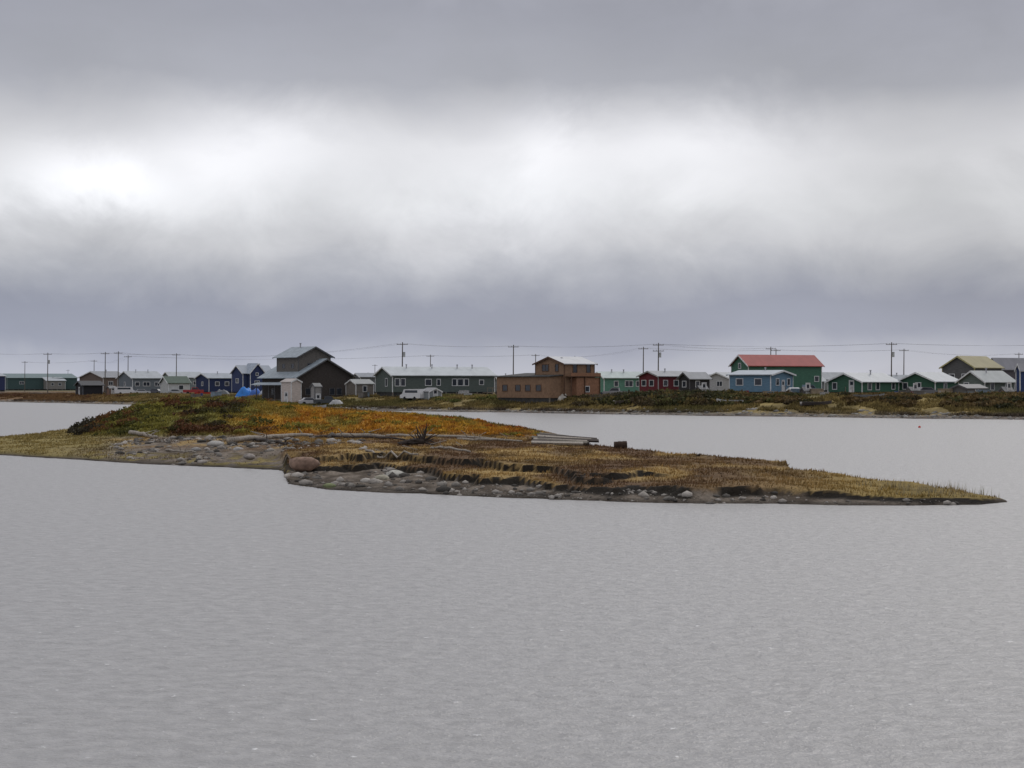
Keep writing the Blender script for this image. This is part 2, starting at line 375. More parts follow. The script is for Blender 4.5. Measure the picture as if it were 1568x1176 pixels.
def boulder(name,px,py,wpx,ratio,colr,zoff=0):
    D=14630/(py-588)*.93; 
    for _ in range(4):
        zz,_i=island(np.array([U(px)*D]),np.array([D])); D=(H-zz[0])*F/(py-588)
    r=wpx*D/F/2; v=iv*np.array([r,r*.8,r*ratio]); nn=fbm(iv[:,0]*1.3+px,iv[:,1]*1.3+iv[:,2]*1.7,3)
    v=v*(.75+.5*nn)[:,None]
    v=v+np.array([U(px)*D,D,zz[0]+r*ratio*.35])
    bigmesh(name,v,jf,mat('rock_'+name+str(px),colr,.85,.35,4),None,True)
boulder('granite_boulder',465,715,48,.52,(.24,.16,.12))
for q in [(330,683,26,.5,(.36,.35,.33)),(300,690,16,.5,(.3,.29,.28)),(607,731,34,.5,(.40,.39,.35)),(585,735,24,.5,(.3,.28,.22)),(710,713,30,.4,(.34,.3,.27)),(382,701,20,.5,(.28,.25,.23)),(560,739,20,.5,(.36,.34,.31)),(365,690,16,.5,(.35,.34,.33)),(640,733,20,.4,(.33,.31,.29)),(880,730,18,.5,(.2,.18,.17)),(505,745,22,.35,(.16,.18,.09))]:
    boulder('boulder',*q)
# ---------------------------------------------------------------- driftwood
def ion(px,py):
    D=np.arange(78,200,.1); zz,_i=island(U(px)*D,D); ray=H-(py-588)*D/F
    k=int(np.argmax(zz>=ray)); return Vector((U(px)*D[k],D[k],zz[k]))
drift=mat('driftwood',(.28,.25,.215),.9,.4,4,streak=True); dark=mat('wet_driftwood',(.045,.035,.03),.9,.4,4)
def log(px0,py0,px1,py1,r0,r1,m_,bend=.15,lift=.1):
    a=ion(px0,py0); b_=ion(px1,py1); pts=[];n=9
    for i in range(n):
        t=i/(n-1); p=a.lerp(b_,t); zz,_i=island(np.array([p.x]),np.array([p.y])); p.z=zz[0]+r0*.6+lift*math.sin(t*3)+bend*(random.random()-.5)*.5
        p.y+=bend*math.sin(t*5+px0); pts.append(p)
    mb=MB(); mb.tube(pts,[r0+(r1-r0)*i/(n-1)*(1+.15*random.random()) for i in range(n)],m_,8)
    for k in range(3):
        i=random.randint(1,n-2); q=pts[i]; mb.tube([q,q+Vector((random.uniform(-.4,.4),-.1,.25)),q+Vector((random.uniform(-.8,.8),-.2,.5))],[r1*.5,r1*.35,.02],m_,5)
    mb.obj('driftwood_log',smooth=True)
log(200,665,240,671,.20,.14,drift); log(350,678,478,671,.22,.12,drift,.2,.2); log(392,676,440,682,.14,.1,dark)
log(515,669,590,670,.16,.1,drift); log(592,669,760,674,.12,.08,drift); log(475,671,620,675,.1,.07,dark); log(700,674,800,678,.1,.07,drift); log(560,692,640,698,.08,.05,drift)
log(660,688,720,693,.09,.06,drift); log(255,690,300,694,.08,.05,drift)
# root stump
mb=MB(); o=ion(645,683)
mb.tube([o+Vector((-1.5,0,.1)),o+Vector((-.5,0,.3)),o+Vector((.2,0,.3))],[.14,.2,.18],dark,8)
for k in range(24):
    a=random.uniform(-.3,math.pi+.3); r=random.uniform(.5,1.35); y0=random.uniform(-.5,.5)
    p1=o+Vector((.1+math.cos(a)*r*.5,y0*.5,.3+math.sin(a+random.uniform(-.3,.3))*r*.4)); p2=o+Vector((.15+math.cos(a+random.uniform(-.5,.5))*r,y0,max(.05,.3+math.sin(a)*r)))
    mb.tube([o+Vector((.1,0,.3)),p1,p2],[.10,.05,.015],dark,5)
mb.obj('driftwood_root_stump')
# plank wreck
mb=MB(); a=ion(820,678); oldp=mat('old_planks',(.13,.115,.095),.9,.45,3,streak=True)
for k in range(9):
    c=.0+k*.36; L=random.uniform(2.8,4.3)
    x0=a.x+random.uniform(-.35,.35); 
    p0=Vector((x0,a.y-c*1.6,a.z+.62-k*.055+random.uniform(-.04,.04))); p1=Vector((x0+L,a.y-c*1.6-1.0,a.z+.28-k*.02+random.uniform(-.05,.05))); up=Vector((0,.2+.06*random.random(),.055))
    q=[p0-up,p1-up,p1+up,p0+up]; th=Vector((0,-.03,.06))
    mb.add([v-th for v in q]+[v+th for v in q],[(0,1,2,3),(7,6,5,4),(0,4,5,1),(1,5,6,2),(2,6,7,3),(3,7,4,0)],[oldp,dark,drift][k%3])
for k in range(3):
    xx=a.x+.6+k*1.4
    mb.tube([(xx,a.y+.3,a.z+.6-.15*k),(xx+.1,a.y-5,a.z+.1)],.08,dark,5)
mb.obj('wrecked_wooden_deck')
# rusty barrel and posts
mb=MB(); o=ion(950,687); rust=mat('rusty_metal',(.045,.028,.02),.9,.4,6)
mb.tube([(o.x-.42,o.y,o.z+.2),(o.x-.40,o.y,o.z+.2),(o.x-.14,o.y+.02,o.z+.21),(o.x-.12,o.y+.02,o.z+.21),(o.x+.14,o.y+.04,o.z+.22),(o.x+.16,o.y+.04,o.z+.22),(o.x+.42,o.y+.06,o.z+.23)],[.27,.25,.25,.275,.25,.275,.26],rust,12); mb.obj('rusty_barrel')
for (px,py,hh) in [(1017,692,.3),(1475,751,.22),(1070,699,.15)]:
    o=ion(px,py); mb=MB(); mb.tube([o-Vector((0,0,.1)),o+Vector((.03,0,hh*.7)),o+Vector((.0,0,hh))],[.11,.1,.08],dark,7)
    mb.tube([o+Vector((-.16,0,.0)),o+Vector((-.05,0,.12))],[.05,.03],dark,5); mb.obj('weathered_post')
# ---------------------------------------------------------------- mainland
SPX=np.array([-3000,-400,0,190,400,650,700,800,900,1000,1100,1200,1300,1400,1500,1568,1900,4500])
SY =np.array([613,613,615.5,619.5,626,630,631,632,634,635.5,637,638,639.5,641,642,643,644,644])
SD=14630/(SY-588.)
PPX=np.array([-3000,0,300,600,900,1200,1568,4500]); PZ=np.array([1.9,1.9,2.1,2.4,2.6,2.9,3.0,3.0])
def ground(x,y):
    px=np.clip(x/np.maximum(y,1)*F+784,-3000,4500)
    ds=np.interp(px,SPX,SD); zp=np.interp(px,PPX,PZ)
    s=y-ds+5*(fbm(x*.05+3,y*.05)-.5)*2+2.5*(fbm(x*.25,y*.1+3)-.5)
    wr=np.interp(px,[0,500,1000,1568],[45,42,26,26])
    z=np.where(s<0,.08*s,.04+.55*sstep(0,9,s)+(zp-.55)*sstep(4,wr,s))
    z=z+(fbm(x*.12,y*.12+50)-.5)*.7*sstep(4,20,s)*sstep(400,60,s)
    return np.maximum(z,-1.5),s,px
def gz(x,y): return float(ground(np.array([x]),np.array([y]))[0][0])
us=np.concatenate([np.linspace(-1.6,-.34,40),np.linspace(-.335,.335,560),np.linspace(.34,1.6,40)])
ds_=np.concatenate([np.arange(240,420,1.6),np.arange(420,700,4),np.geomspace(700,6500,40)])
Ug,Dg=np.meshgrid(us,ds_); x=(Ug*Dg).ravel(); y=Dg.ravel(); z,s,px=ground(x,y)
def mcol(x,y,s,px):
    n=fbm(x*.08+3,y*.05); n2=fbm(x*.5,y*.3+9); o=np.ones_like(x)[:,None]
    grass=lerp(C3(.15,.115,.045)*o,C3(.27,.205,.08)*o,sstep(.35,.65,n2))
    grass=lerp(grass,C3(.10,.095,.035)*o,sstep(.50,.62,n)*.7)
    grass=lerp(grass,C3(.17,.09,.05)*o,sstep(250,80,px)*.75)
    gravel=lerp(C3(.09,.07,.055)*o,C3(.18,.155,.13)*o,sstep(.35,.65,n2))
    c=lerp(gravel,grass,sstep(4,8,s+3*(n2-.5)))
    dirt=lerp(C3(.16,.14,.12)*o,grass,sstep(.42,.55,fbm(x*.06+9,y*.06)))
    c=lerp(c,dirt,sstep(34,50,s))
    c=lerp(c,C3(.10,.10,.05)*o,sstep(200,400,s))
    return c*(1-.5*sstep(1.2,0,s))[:,None]
nx,ny=len(us),len(ds_); ii=np.arange(nx*ny).reshape(ny,nx)
Q=np.stack([ii[:-1,:-1],ii[:-1,1:],ii[1:,1:],ii[1:,:-1]],-1).reshape(-1,4)
bigmesh('ground',np.stack([x,y,z],1),Q,vcmat('mainland_soil',.95,1.2,.35,.3),mcol(x,y,s,px),True)
n=230000; uu=rng.uniform(-.29,.29,n); 
D0=np.interp(uu*F+784,SPX,SD); ss=5+rng.random(n)**1.3*75; y=D0+ss; x=uu*y; z,s,px=ground(x,y)
ok=(s>4.5)&(fbm(x*.3+5,y*.2)>.38); x,y,z,s,px=x[ok],y[ok],z[ok],s[ok],px[ok]
blades('shore_grass',x,y,z,mcol(x,y,s,px)*rng.uniform(.6,1.4,len(x))[:,None]*1.15,rng.uniform(.2,.55,len(x)),rng.uniform(.15,.35,len(x)),gmat)
cs=[]
for i in range(760):
    p=random.uniform(860,1640) if i<560 else random.uniform(-20,860)
    D0=np.interp(p,SPX,SD); 
    st=random.uniform(13,29) if p>880 else random.uniform(20,40)
    yy=D0+st; xx=U(p)*yy
    k=float(fbm(np.array([p*.012+3]),np.array([st*.05+2.]))[0])
    if k<.46 and p<900: continue
    if k<.43 and p>1130: continue
    if k<.36: continue
    c=random.choice([(.055,.058,.024),(.085,.082,.03),(.042,.042,.02),(.13,.10,.037),(.08,.06,.032)]) if p>860 else random.choice([(.12,.13,.04),(.2,.18,.05),(.08,.09,.03)])
    if p>1130 and random.random()<.5: c=(.13,.09,.04)
    if p<200: c=(.12,.06,.035)
    r=random.uniform(.6,1.5)*(.75 if p>860 else .5)
    if 930<p<1130: r*=1.5
    cs.append((xx,yy,gz(xx,yy)-.1,r*1.7,r*.75,c,int(110*r+40)))
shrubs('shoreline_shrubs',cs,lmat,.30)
# shoreline rocks
iv,jf=icos(1)
n=2600; uu=rng.uniform(-.28,.28,n); D0=np.interp(uu*F+784,SPX,SD); y=D0+rng.uniform(0,8,n); x=uu*y; z,s,px=ground(x,y)
stones('shoreline_rocks',np.stack([x,y,z],1),.08+.35*rng.random(n)**5,rng.uniform(.07,.32,n)[:,None]*np.array([1,.95,.88])[None],smat)
# ---------------------------------------------------------------- houses
white=mat('white_trim',(.62,.63,.64),.6,.15); glass=mat('window_glass',(.025,.03,.04),.12,.2,spec=.6)
skirt=mat('dark_skirting',(.05,.05,.05),.9,.3); metalroof=mat('grey_metal_roof',(.34,.365,.39),.5,.1,.25,streak=True)
def wall(name,c): return mat(name,c,.8,.2,1.2,streak='h')
class House:
    def __init__(s,name,a,b,c,D,al):
        al=math.radians(al); ua,ub,uc=U(a),U(b),U(c)
        s.D=D; s.wl=(ub-ua)*D/(math.cos(al)+ua*math.sin(al)); s.wr=(uc-ub)*D/(math.sin(al)-uc*math.cos(al))
        s.x,s.y=ub*D,D; s.gz=gz(s.x,s.y); s.e=empty(name,(s.x,s.y,s.gz),math.pi/2-al)
    def h(s,y): return ZY(y,s.D)-s.gz
    def part(s,x0,x1,y0,y1,z0,ze,zr,ridge,wm,rm,tm=None,o=.45,pre='',th=.16):
        tm=tm or white
        mb=MB(); mb.box(x0,x1,y0,y1,z0,ze,wm)
        if ridge=='x': a0,a1,b0,b1=y0,y1,x0,x1
        else: a0,a1,b0,b1=x0,x1,y0,y1
        ax=ridge
        mid=(a0+a1)/2; hw=(a1-a0)/2; sl_=(zr-ze)/hw
        mb.prism([(a0,ze+.002),(a1,ze+.002),(mid,zr)],b0,b1,wm,ax); mb.obj(pre+'walls',s.e)
        lo=ze-o*sl_
        sec=[(a0-o,lo+.02),(mid,zr+.02),(a1+o,lo+.02),(a1+o,lo+th),(mid,zr+th+.04),(a0-o,lo+th)]
        mb=MB(); mb.prism(sec,b0-o,b1+o,rm,ax); mb.obj(pre+'roof',s.e)
        mb=MB(); f=.12
        sec2=[(a0-o-.03,lo-f),(mid,zr-f),(a1+o+.03,lo-f),(a1+o+.03,lo+th-.01),(mid,zr+th+.02),(a0-o-.03,lo+th-.01)]
        mb.prism(sec2,b0-o-.06,b0-o-.003,tm,ax); mb.prism(sec2,b1+o+.003,b1+o+.06,tm,ax)
        for (cx,cy) in((x0,y0),(x1,y0),(x0,y1)): mb.box(cx-.07,cx+.07,cy-.07,cy+.07,z0-.02,min(ze,ze-.01),tm)
        mb.obj(pre+'trim',s.e)
    def shed(s,x0,x1,y0,y1,z0,zlo,zhi,axis,wm,rm,pre='',o=.35):
        mb=MB(); a0,a1,b0,b1=(y0,y1,x0,x1) if axis=='y' else (x0,x1,y0,y1); ax='x' if axis=='y' else 'y'
        mb.prism([(a0,z0),(a1,z0),(a1,zhi),(a0,zlo)],b0,b1,wm,ax); mb.obj(pre+'walls',s.e)
        sl_=(zhi-zlo)/(a1-a0)
        mb=MB(); mb.prism([(a0-o,zlo-o*sl_+.01),(a1+o,zhi+o*sl_+.01),(a1+o,zhi+o*sl_+.16),(a0-o,zlo-o*sl_+.16)],b0-o,b1+o,rm,ax); mb.obj(pre+'roof',s.e)
    def foundation(s,x0,x1,y0,y1,z1,m_=None):
        mb=MB(); mb.box(x0+.2,x1-.2,y0+.2,y1-.2,-1.2,z1,m_ or skirt)
        for i in range(int((x1-x0)/2.4)+1):
            xx=min(x0+i*2.4,x1-.25); mb.box(xx,xx+.22,y0-.01,y0+.19,-1.2,z1-.003,mat('pile_wood',(.16,.14,.12)))
        mb.obj('foundation',s.e)
    def win(s,face,pos,zc,w,h,base=0.,kind='window',fm=None,pre=''):
        mb=MB(); fm=fm or white; t=.11
        def bx(p0,p1,z0,z1,d0,d1,m_):
            if face=='r': mb.box(p0,p1,base-d1,base-d0,z0,z1,m_)
            else: mb.box(base-d1,base-d0,p0,p1,z0,z1,m_)
        p0,p1,z0,z1=pos-w/2,pos+w/2,zc-h/2,zc+h/2
        gm=glass if kind=='window' else mat('door_'+kind,(.5,.5,.5) if kind=='door' else (.2,.12,.08))
        bx(p0,p1,z0,z1,-.02,.03,gm)
        bx(p0-t,p0,z0-t,z1+t,-.02,.08,fm); bx(p1,p1+t,z0-t,z1+t,-.02,.08,fm); bx(p0,p1,z1,z1+t,-.02,.08,fm); bx(p0,p1,z0-t,z0,-.02,.08,fm)
        if kind=='window' and w>1.3: bx(pos-.04,pos+.04,z0,z1,.031,.06,fm)
        if kind!='window': bx(p0+.15*w,p1-.15*w,z0+h*.6,z1-.2,.031,.045,glass)
        mb.obj(pre+kind,s.e)
    def pipe(s,x,y,z0,z1,r=.12):
        mb=MB(); m_=mat('galvanised_pipe',(.4,.4,.42),.5,.2,metal=.5); mb.tube([(x,y,z0),(x,y,z1)],r,m_,8); mb.tube([(x,y,z1),(x,y,z1+.18)],r*1.6,m_,8); mb.obj('stove_pipe',s.e)
    def steps(s,face,pos,fl):
        mb=MB(); pm=mat('porch_wood',(.2,.17,.14)); n=max(2,int(fl/.2))
        for i in range(n):
            z=fl-.05-i*fl/n; d=.9+i*.28
            if face=='r':
                mb.box(pos-.6,pos+.6,-d-.28,-d+.0,z-.08,z,pm)
            else: mb.box(-d-.28,-d,pos-.6,pos+.6,z-.08,z,pm)
        if face=='r':
            mb.box(pos-.8,pos+.8,-.9,-.02,fl-.12,fl-.02,pm)
            for xx in(-.8,.72): mb.box(pos+xx,pos+xx+.08,-.9,-.82,-.6,fl+.95,pm)
            mb.box(pos-.72,pos-.3,-.89,-.84,fl+.85,fl+.93,pm)
        else:
            mb.box(-.9,-.02,pos-.8,pos+.8,fl-.12,fl-.02,pm)
            for xx in(-.8,.72): mb.box(-.9,-.82,pos+xx,pos+xx+.08,-.6,fl+.95,pm)
        mb.obj('porch_steps',s.e)
def simple(name,a,b,c,D,al,ye,yr,ridge,wc,rc=None,wl=(),wr=(),tm=None,fl=.6,door=None,pipe=None,zc=1.75,o=.45,wm=None):
    hs=House(name,a,b,c,D,al); ze=hs.h(ye); zr=hs.h(yr)
    wm=wm or wall(name+'_siding_%d'%a,wc); rm=metalroof if rc is None else mat(name+'_roof_%d'%a,rc,.6,.1,.25,streak=True)
    fl=min(fl,ze*.3)
    hs.foundation(0,hs.wr,0,hs.wl,fl-.005); hs.part(0,hs.wr,0,hs.wl,fl,ze,zr,ridge,wm,rm,tm,o=o)
    zz=fl+(ze-fl)*.58
    for f in wl: hs.win('l',hs.wl*f[0],zz,f[1],f[2] if len(f)>2 else 1.1)
    for f in wr: hs.win('r',hs.wr*f[0],zz,f[1],f[2] if len(f)>2 else 1.1)
    if door: 
        pp=(hs.wr if door[0]=='r' else hs.wl)*door[1]
        hs.win(door[0],pp,fl+1.05,.95,2.,kind='door')
        if fl>.4: hs.steps(door[0],pp,fl)
    if pipe is not None:
        for p in (pipe if isinstance(pipe,(list,tuple)) else [pipe]): hs.pipe(hs.wr*p,hs.wl*.4,ze,zr+.5)
    return hs
simple('green_warehouse',0,12,118,900,72,579,572,'x',(.05,.085,.085),(.12,.17,.175),tm=mat('gt',(.1,.15,.15)),wr=[(.2,2),(.6,2)])
simple('dark_blue_house',-30,-10,8,760,60,576,571,'x',(.03,.04,.1))
simple('black_storage_shed',116,127,157,520,62,590,584,'x',(.018,.018,.022),(.05,.05,.055),tm=mat('shed_trim',(.12,.13,.15)),fl=.2,door=('l',.5))
simple('brown_bungalow',122,158,196,610,45,578,569,'x',(.13,.10,.085),(.24,.25,.27),wl=[(.35,1.3),(.7,1.3)],wr=[(.3,1.5),(.7,1.5)],pipe=.5)
simple('grey_bungalow',180,203,250,570,58,579,569,'x',(.13,.15,.17),None,wl=[(.5,1.2)],wr=[(.15,1.2),(.45,2.0),(.8,1.4)],pipe=[.3,.7])
simple('grey_bungalow',248,262,312,640,62,578,570,'x',(.16,.19,.2),None,wr=[(.4,1.5),(.75,1.5)])
simple('green_white_shed',246,258,290,515,60,586,577,'x',(.45,.46,.45),(.06,.09,.07),fl=.2,wr=[(.6,1.2)])
simple('navy_bungalow',300,320,362,575,58,579,572,'x',(.022,.035,.09),(.30,.33,.37),wl=[(.5,1.2)],wr=[(.3,1.2),(.65,1.2)],pipe=.5)
hs=simple('blue_house',355,372,418,545,52,571,560,'x',(.035,.05,.12),(.28,.31,.36),wl=[(.5,1.5)],wr=[(.8,1.3)],pipe=.7)
hs.part(hs.wr*.15,hs.wr*.6,-1.6,hs.wl*.5,.6,hs.h(570),hs.h(557),'y',wall('blue_gable_siding',(.03,.043,.11)),mat('bg_roof',(.3,.34,.4)),pre='gable_')
hs.win('r',hs.wr*.37,3.,1.4,1.3,base=-1.6); hs.win('r',hs.wr*.37,5.6,.7,.7,base=-1.6)
for (a_,b_,c_,D_,al_,ye_,yr_,wc_) in [(60,72,100,900,60,583,578,(.2,.19,.18)),(545,556,580,560,55,579,574,(.2,.2,.19)),(757,764,790,470,60,582,576,(.16,.17,.18)),(1214,1226,1262,430,58,583,577,(.14,.16,.17)),(1084,1092,1120,520,60,580,574,(.2,.16,.12)),(1352,1362,1392,460,55,581,575,(.2,.2,.22)),(395,402,430,600,60,578,573,(.1,.12,.15)),(962,970,995,520,60,580,573,(.18,.2,.2)),(492,500,545,520,60,584,579,(.25,.24,.22))]:
    simple('distant_bungalow',a_,b_,c_,D_,al_,ye_,yr_,'x',wc_,wr=[(.3,1.1),(.7,1.3)],pipe=.5)
# two-storey dark log house
dw=mat('dark_weathered_boards',(.05,.043,.04),.9,.4,2,streak='h'); hs=House('log_house',402,456,540,400,55)
lr=mat('weathered_metal_roof',(.24,.28,.315),.5,.2,.4,streak=True); dt=mat('dark_trim',(.10,.10,.105))
hs.foundation(0,hs.wr,0,hs.wl,.5)
hs.part(0,hs.wr,0,hs.wl,.5,hs.h(576),hs.h(550),'y',dw,lr,dt,o=.9)
hs.part(1.5,9.2,2.5,12,3.5,hs.h(545),hs.h(531),'y',mat('grey_upper_boards',(.12,.11,.10),.9,.35,2,streak='h'),lr,dt,o=.7,pre='upper_')
for f,w_ in((.18,1.),(.3,1.),(.62,1.1),(.75,1.1)): hs.win('r',hs.wr*f,2.2,w_,1.3,fm=dt if f!=.3 else white)
hs.win('r',4.2,7.6,.9,1.0,base=2.5,fm=dt); hs.win('l',5,7.6,1.0,.8,base=1.5,fm=dt); hs.win('l',9,7.6,1.0,.8,base=1.5,fm=dt)
hs.win('l',4,2.2,1.4,1.2,fm=dt); hs.win('l',11,2.2,1.4,1.2,fm=dt)
mb=MB(); 
for k in range(6): mb.box(-2.2,-2.05,.5+k*2.8,.65+k*2.8,-.8,3.6,dt)
mb.box(-2.4,-.01,0,hs.wl,.35,.5,dt); mb.prism([(-2.7,3.55),(-.9,4.05),(-.9,4.17),(-2.7,3.67)],-.3,hs.wl+.3,lr,'y') ; mb.obj('porch',hs.e)
hs.pipe(5,8,9,11.8+.6,.15)
simple('white_shack',431,446,461,395,45,585,581,'y',(.50,.44,.41),(.4,.36,.34),fl=.2,door=('l',.5),o=.2)
simple('weathered_shed',530,545,572,400,50,588,582,'x',(.16,.145,.13),(.26,.27,.27),fl=.2,wr=[(.5,.9)],o=.2)
simple('grey_bungalow',540,552,600,520,60,577,572,'x',(.12,.13,.14),(.22,.24,.27))
hs=simple('grey_green_house',575,601,757,388,62,574.5,562.5,'x',(.085,.105,.097),(.42,.45,.47),wl=[(.35,.9,1.5)],wr=[(.045,.9,1.4),(.10,.9,1.4),(.345,1.3,1.2),(.445,.7,1.2),(.60,.9,1.3),(.66,1.2,1.3),(.72,.9,1.3),(.87,.9,.9)],pipe=[.2,.45,.7,.85],fl=1.1)
mb=MB(); pwd=mat('porch_wood',(.2,.17,.14)); mb.box(hs.wr*.88,hs.wr*.98,-2.2,-.01,.9,1.05,pwd)
for xx in(.88,.93,.975): mb.box(hs.wr*xx,hs.wr*xx+.1,-2.2,-2.1,-1,2.0,pwd)
mb.box(hs.wr*.88,hs.wr*.98,-2.095,-2.05,1.9,2.0,pwd)
mb.obj('porch',hs.e)
simple('small_grey_shed',645,657,676,374,50,600,595,'y',(.24,.26,.27),(.22,.22,.23),fl=.1,o=.15,door=('r',.5))
# plywood house
ply=mat('plywood_siding',(.225,.14,.088),.85,.18,2.5); ply2=mat('plywood_red',(.25,.13,.078),.85,.18,2.5); brt=mat('brown_trim',(.10,.055,.035)); 
hs=House('plywood_house',820,864,910,345,50)
hs.foundation(0,hs.wr,0,hs.wl,.7)
hs.part(0,hs.wr,0,hs.wl,.7,hs.h(557),hs.h(547),'x',ply,mat('white_roof',(.50,.51,.53),.6,.08,.4),brt,o=.4)
hs.shed(-3,4,.6,15.5,.4,hs.h(577),hs.h(572),'x',ply,mat('black_roof',(.05,.05,.05)),pre='wing_')
hs.foundation(-3,4,.6,15.5,.395)
mb=MB(); mb.box(0.3,hs.wr+.2,-1.6,-.01,hs.h(577),hs.h(576),brt); mb.box(.3,hs.wr+.2,-1.55,-1.45,hs.h(576)+.002,hs.h(571),ply2)
for xx in(.4,hs.wr*.5,hs.wr): mb.box(xx,xx+.14,-1.5,-1.36,-1,hs.h(577)-.003,brt)
mb.box(hs.wr*.25,hs.wr+.1,-1.3,-.012,.3,hs.h(578),ply2); mb.obj('balcony',hs.e)
for f in(.35,.8): hs.win('r',hs.wr*f,hs.h(564),.9,1.5,fm=brt)
hs.win('r',hs.wr*.6,2.0,.9,.9,base=-1.3,fm=white)
hs.win('l',hs.wl*.65,hs.h(563),1.7,1.1,fm=brt); hs.win('l',hs.wl*.25,hs.h(563),.8,1.2,fm=brt)
for p in(3,6,8.8,12.5): hs.win('l',p+.6,2.2,1.3,1.0,base=-3,fm=brt)
hs.pipe(2,3,5,7.6)
# right of centre
simple('teal_bungalow',908,925,986,430,60,578,570,'x',(.10,.22,.17),(.40,.46,.45),wl=[(.5,1.2)],wr=[(.3,1.),(.62,2.0,1.2),(.85,1.)],pipe=[.3,.6])
simple('dark_red_house',979,1008,1062,395,52,576,569,'x',(.115,.02,.027),(.26,.27,.29),wl=[(.35,1.2),(.75,1.2)],wr=[(.2,1.1),(.5,1.2),(.8,1.1)],pipe=.4,tm=mat('red_trim',(.3,.3,.3)))
simple('black_house',1040,1056,1086,388,52,579,571,'x',(.03,.03,.032),(.26,.27,.29),wr=[(.4,1.)],wl=[(.5,1.)],tm=dt)
simple('white_gable_house',1078,1118,1150,460,35,580,571,'x',(.36,.36,.36),(.33,.35,.37),wl=[(.4,1.4)])
hs=simple('red_roofed_green_house',1120,1146,1258,395,63,559,544,'x',(.055,.135,.095),(.29,.06,.055),wl=[(.5,1.,1.4)],fl=.6)
hs.win('l',hs.wl*.5,hs.h(560),.8,1.0); hs.win('r',hs.wr*.93,hs.h(580),1.,1.)
hs=simple('steel_blue_house',1117,1180,1214,345,35,574,568,'y',(.12,.21,.29),(.36,.40,.44),wl=[(.3,1.3),(.75,1.3)],wr=[(.3,1.1),(.8,1.)],door=('r',.55),fl=.7,pipe=.5)
simple('tan_shed',1205,1213,1226,338,50,598,595,'x',(.30,.25,.2),fl=.1,o=.1)
simple('grey_roofed_house',1240,1258,1300,470,55,580,571,'x',(.2,.22,.22),(.30,.32,.34))
simple('emerald_bungalow',1268,1320,1376,345,48,584.5,572,'x',(.045,.115,.078),None,wl=[(.8,.9)],wr=[(.2,1.0,1.3),(.42,1.0,1.3),(.85,.9)],pipe=.6,door=('l',.3))
simple('emerald_bungalow',1375,1432,1470,348,42,584,571,'x',(.035,.095,.062),None,wl=[(.45,1.),(.8,.9)],wr=[(.4,1.)])
simple('olive_two_storey_house',1443,1492,1533,365,45,562,546,'x',(.10,.10,.10),(.26,.23,.12),wl=[(.3,1.1),(.7,1.1)],wr=[(.5,1.2)],tm=mat('olive_trim',(.42,.38,.2)))
simple('grey_green_house',1468,1508,1553,335,50,584,569,'x',(.13,.16,.145),(.33,.35,.35),wl=[(.7,.9)],wr=[(.25,1.,1.3),(.75,1.)],pipe=.4)
simple('grey_roofed_house',1512,1530,1600,400,55,563,549,'x',(.10,.09,.10),(.20,.20,.22),wr=[(.6,1.3),(.8,1.3)],tm=dt)
simple('blue_shed',1556,1562,1600,330,60,566,558,'x',(.03,.05,.13),(.3,.3,.32),o=.2)
simple('weathered_shed',1456,1480,1511,312,45,595,590,'x',(.13,.125,.12),(.2,.2,.2),fl=.1,o=.2,wr=[(.5,.8,.8)],tm=dt)
simple('small_grey_shed',1190,1201,1216,312,50,615,611,'x',(.24,.23,.21),(.18,.18,.18),fl=.1,o=.15,tm=dt)
for (a_,b_,c_,D_,ye_,yr_,wc_) in [(1066,1072,1084,338,596,592,(.2,.17,.13)),(1226,1231,1243,330,598,594,(.12,.11,.1)),(1388,1395,1408,322,598,594,(.3,.29,.27)),(1530,1538,1552,308,599,594,(.22,.2,.18)),(476,482,492,384,592,588,(.25,.24,.23)),(163,168,178,520,595,592,(.2,.13,.1)),(760,766,776,368,601,597,(.16,.14,.12))]:
    simple('garden_shed',a_,b_,c_,D_,48,ye_,yr_,'x',wc_,(.2,.2,.2),fl=.1,o=.15,tm=dt,door=('r',.5))
# ---------------------------------------------------------------- poles and wires
pw=mat('pole_wood',(.11,.095,.08),.9,.3); wirem=mat('wire',(.10,.10,.11),.6,.1)
def pole(px,ty,arms=1):
    D=9*F/(588-ty); x_=U(px)*D; g_=gz(x_,D); mb=MB(); hgt=14-g_
    mb.tube([(0,0,-1),(0,0,hgt*.5),(.05,0,hgt)],[.15,.13,.10],pw,8)
    for k in range(arms):
        zz=hgt-.5-k*1.3; mb.box(-1.2,1.2,-.16,-.06,zz-.06,zz+.06,pw)
        for xx in(-1.1,-.4,.4,1.1): mb.tube([(xx,-.12,zz+.06),(xx,-.12,zz+.28)],.05,mat('insulator',(.35,.35,.35)),6)
    if px in(1008,1365,616,73): mb.tube([(.4,-.05,hgt-3.2),(.4,-.05,hgt-2.1)],.26,mat('transformer',(.4,.42,.42)),10)
    mb.obj('utility_pole',loc=(x_,D,g_)); return (x_,D,13.75)
P={}
for px,ty,a in [(38,553,1),(73,540,1),(104,566,1),(144,551,1),(161,539,1),(181,538,1),(196,544,1),(270,541,1),(574,558,1),(616,524,1),(659,543,1),(786,528,1),(820,542,1),(985,531,1),(1008,525,2),(1180,531,1),(1188,534,1),(1365,524,1),(1384,534,1),(1700,523,1),(-60,536,1),(880,545,1),(1560,540,1)]:
    P[px]=pole(px,ty,a)
def wires(chain):
    mb=MB()
    for a,b_ in zip(chain[:-1],chain[1:]):
        A=Vector(P[a]);B=Vector(P[b_])
        for off in(-1.1,-.4,1.1):
            pts=[]
            for i in range(13):
                t=i/12; p=A.lerp(B,t); p.x+=off; p.z-=4*t*(1-t)*min(1.6,(B-A).length*.012); pts.append(p)
            mb.tube(pts,.010,wirem,3)
    mb.obj('power_lines')
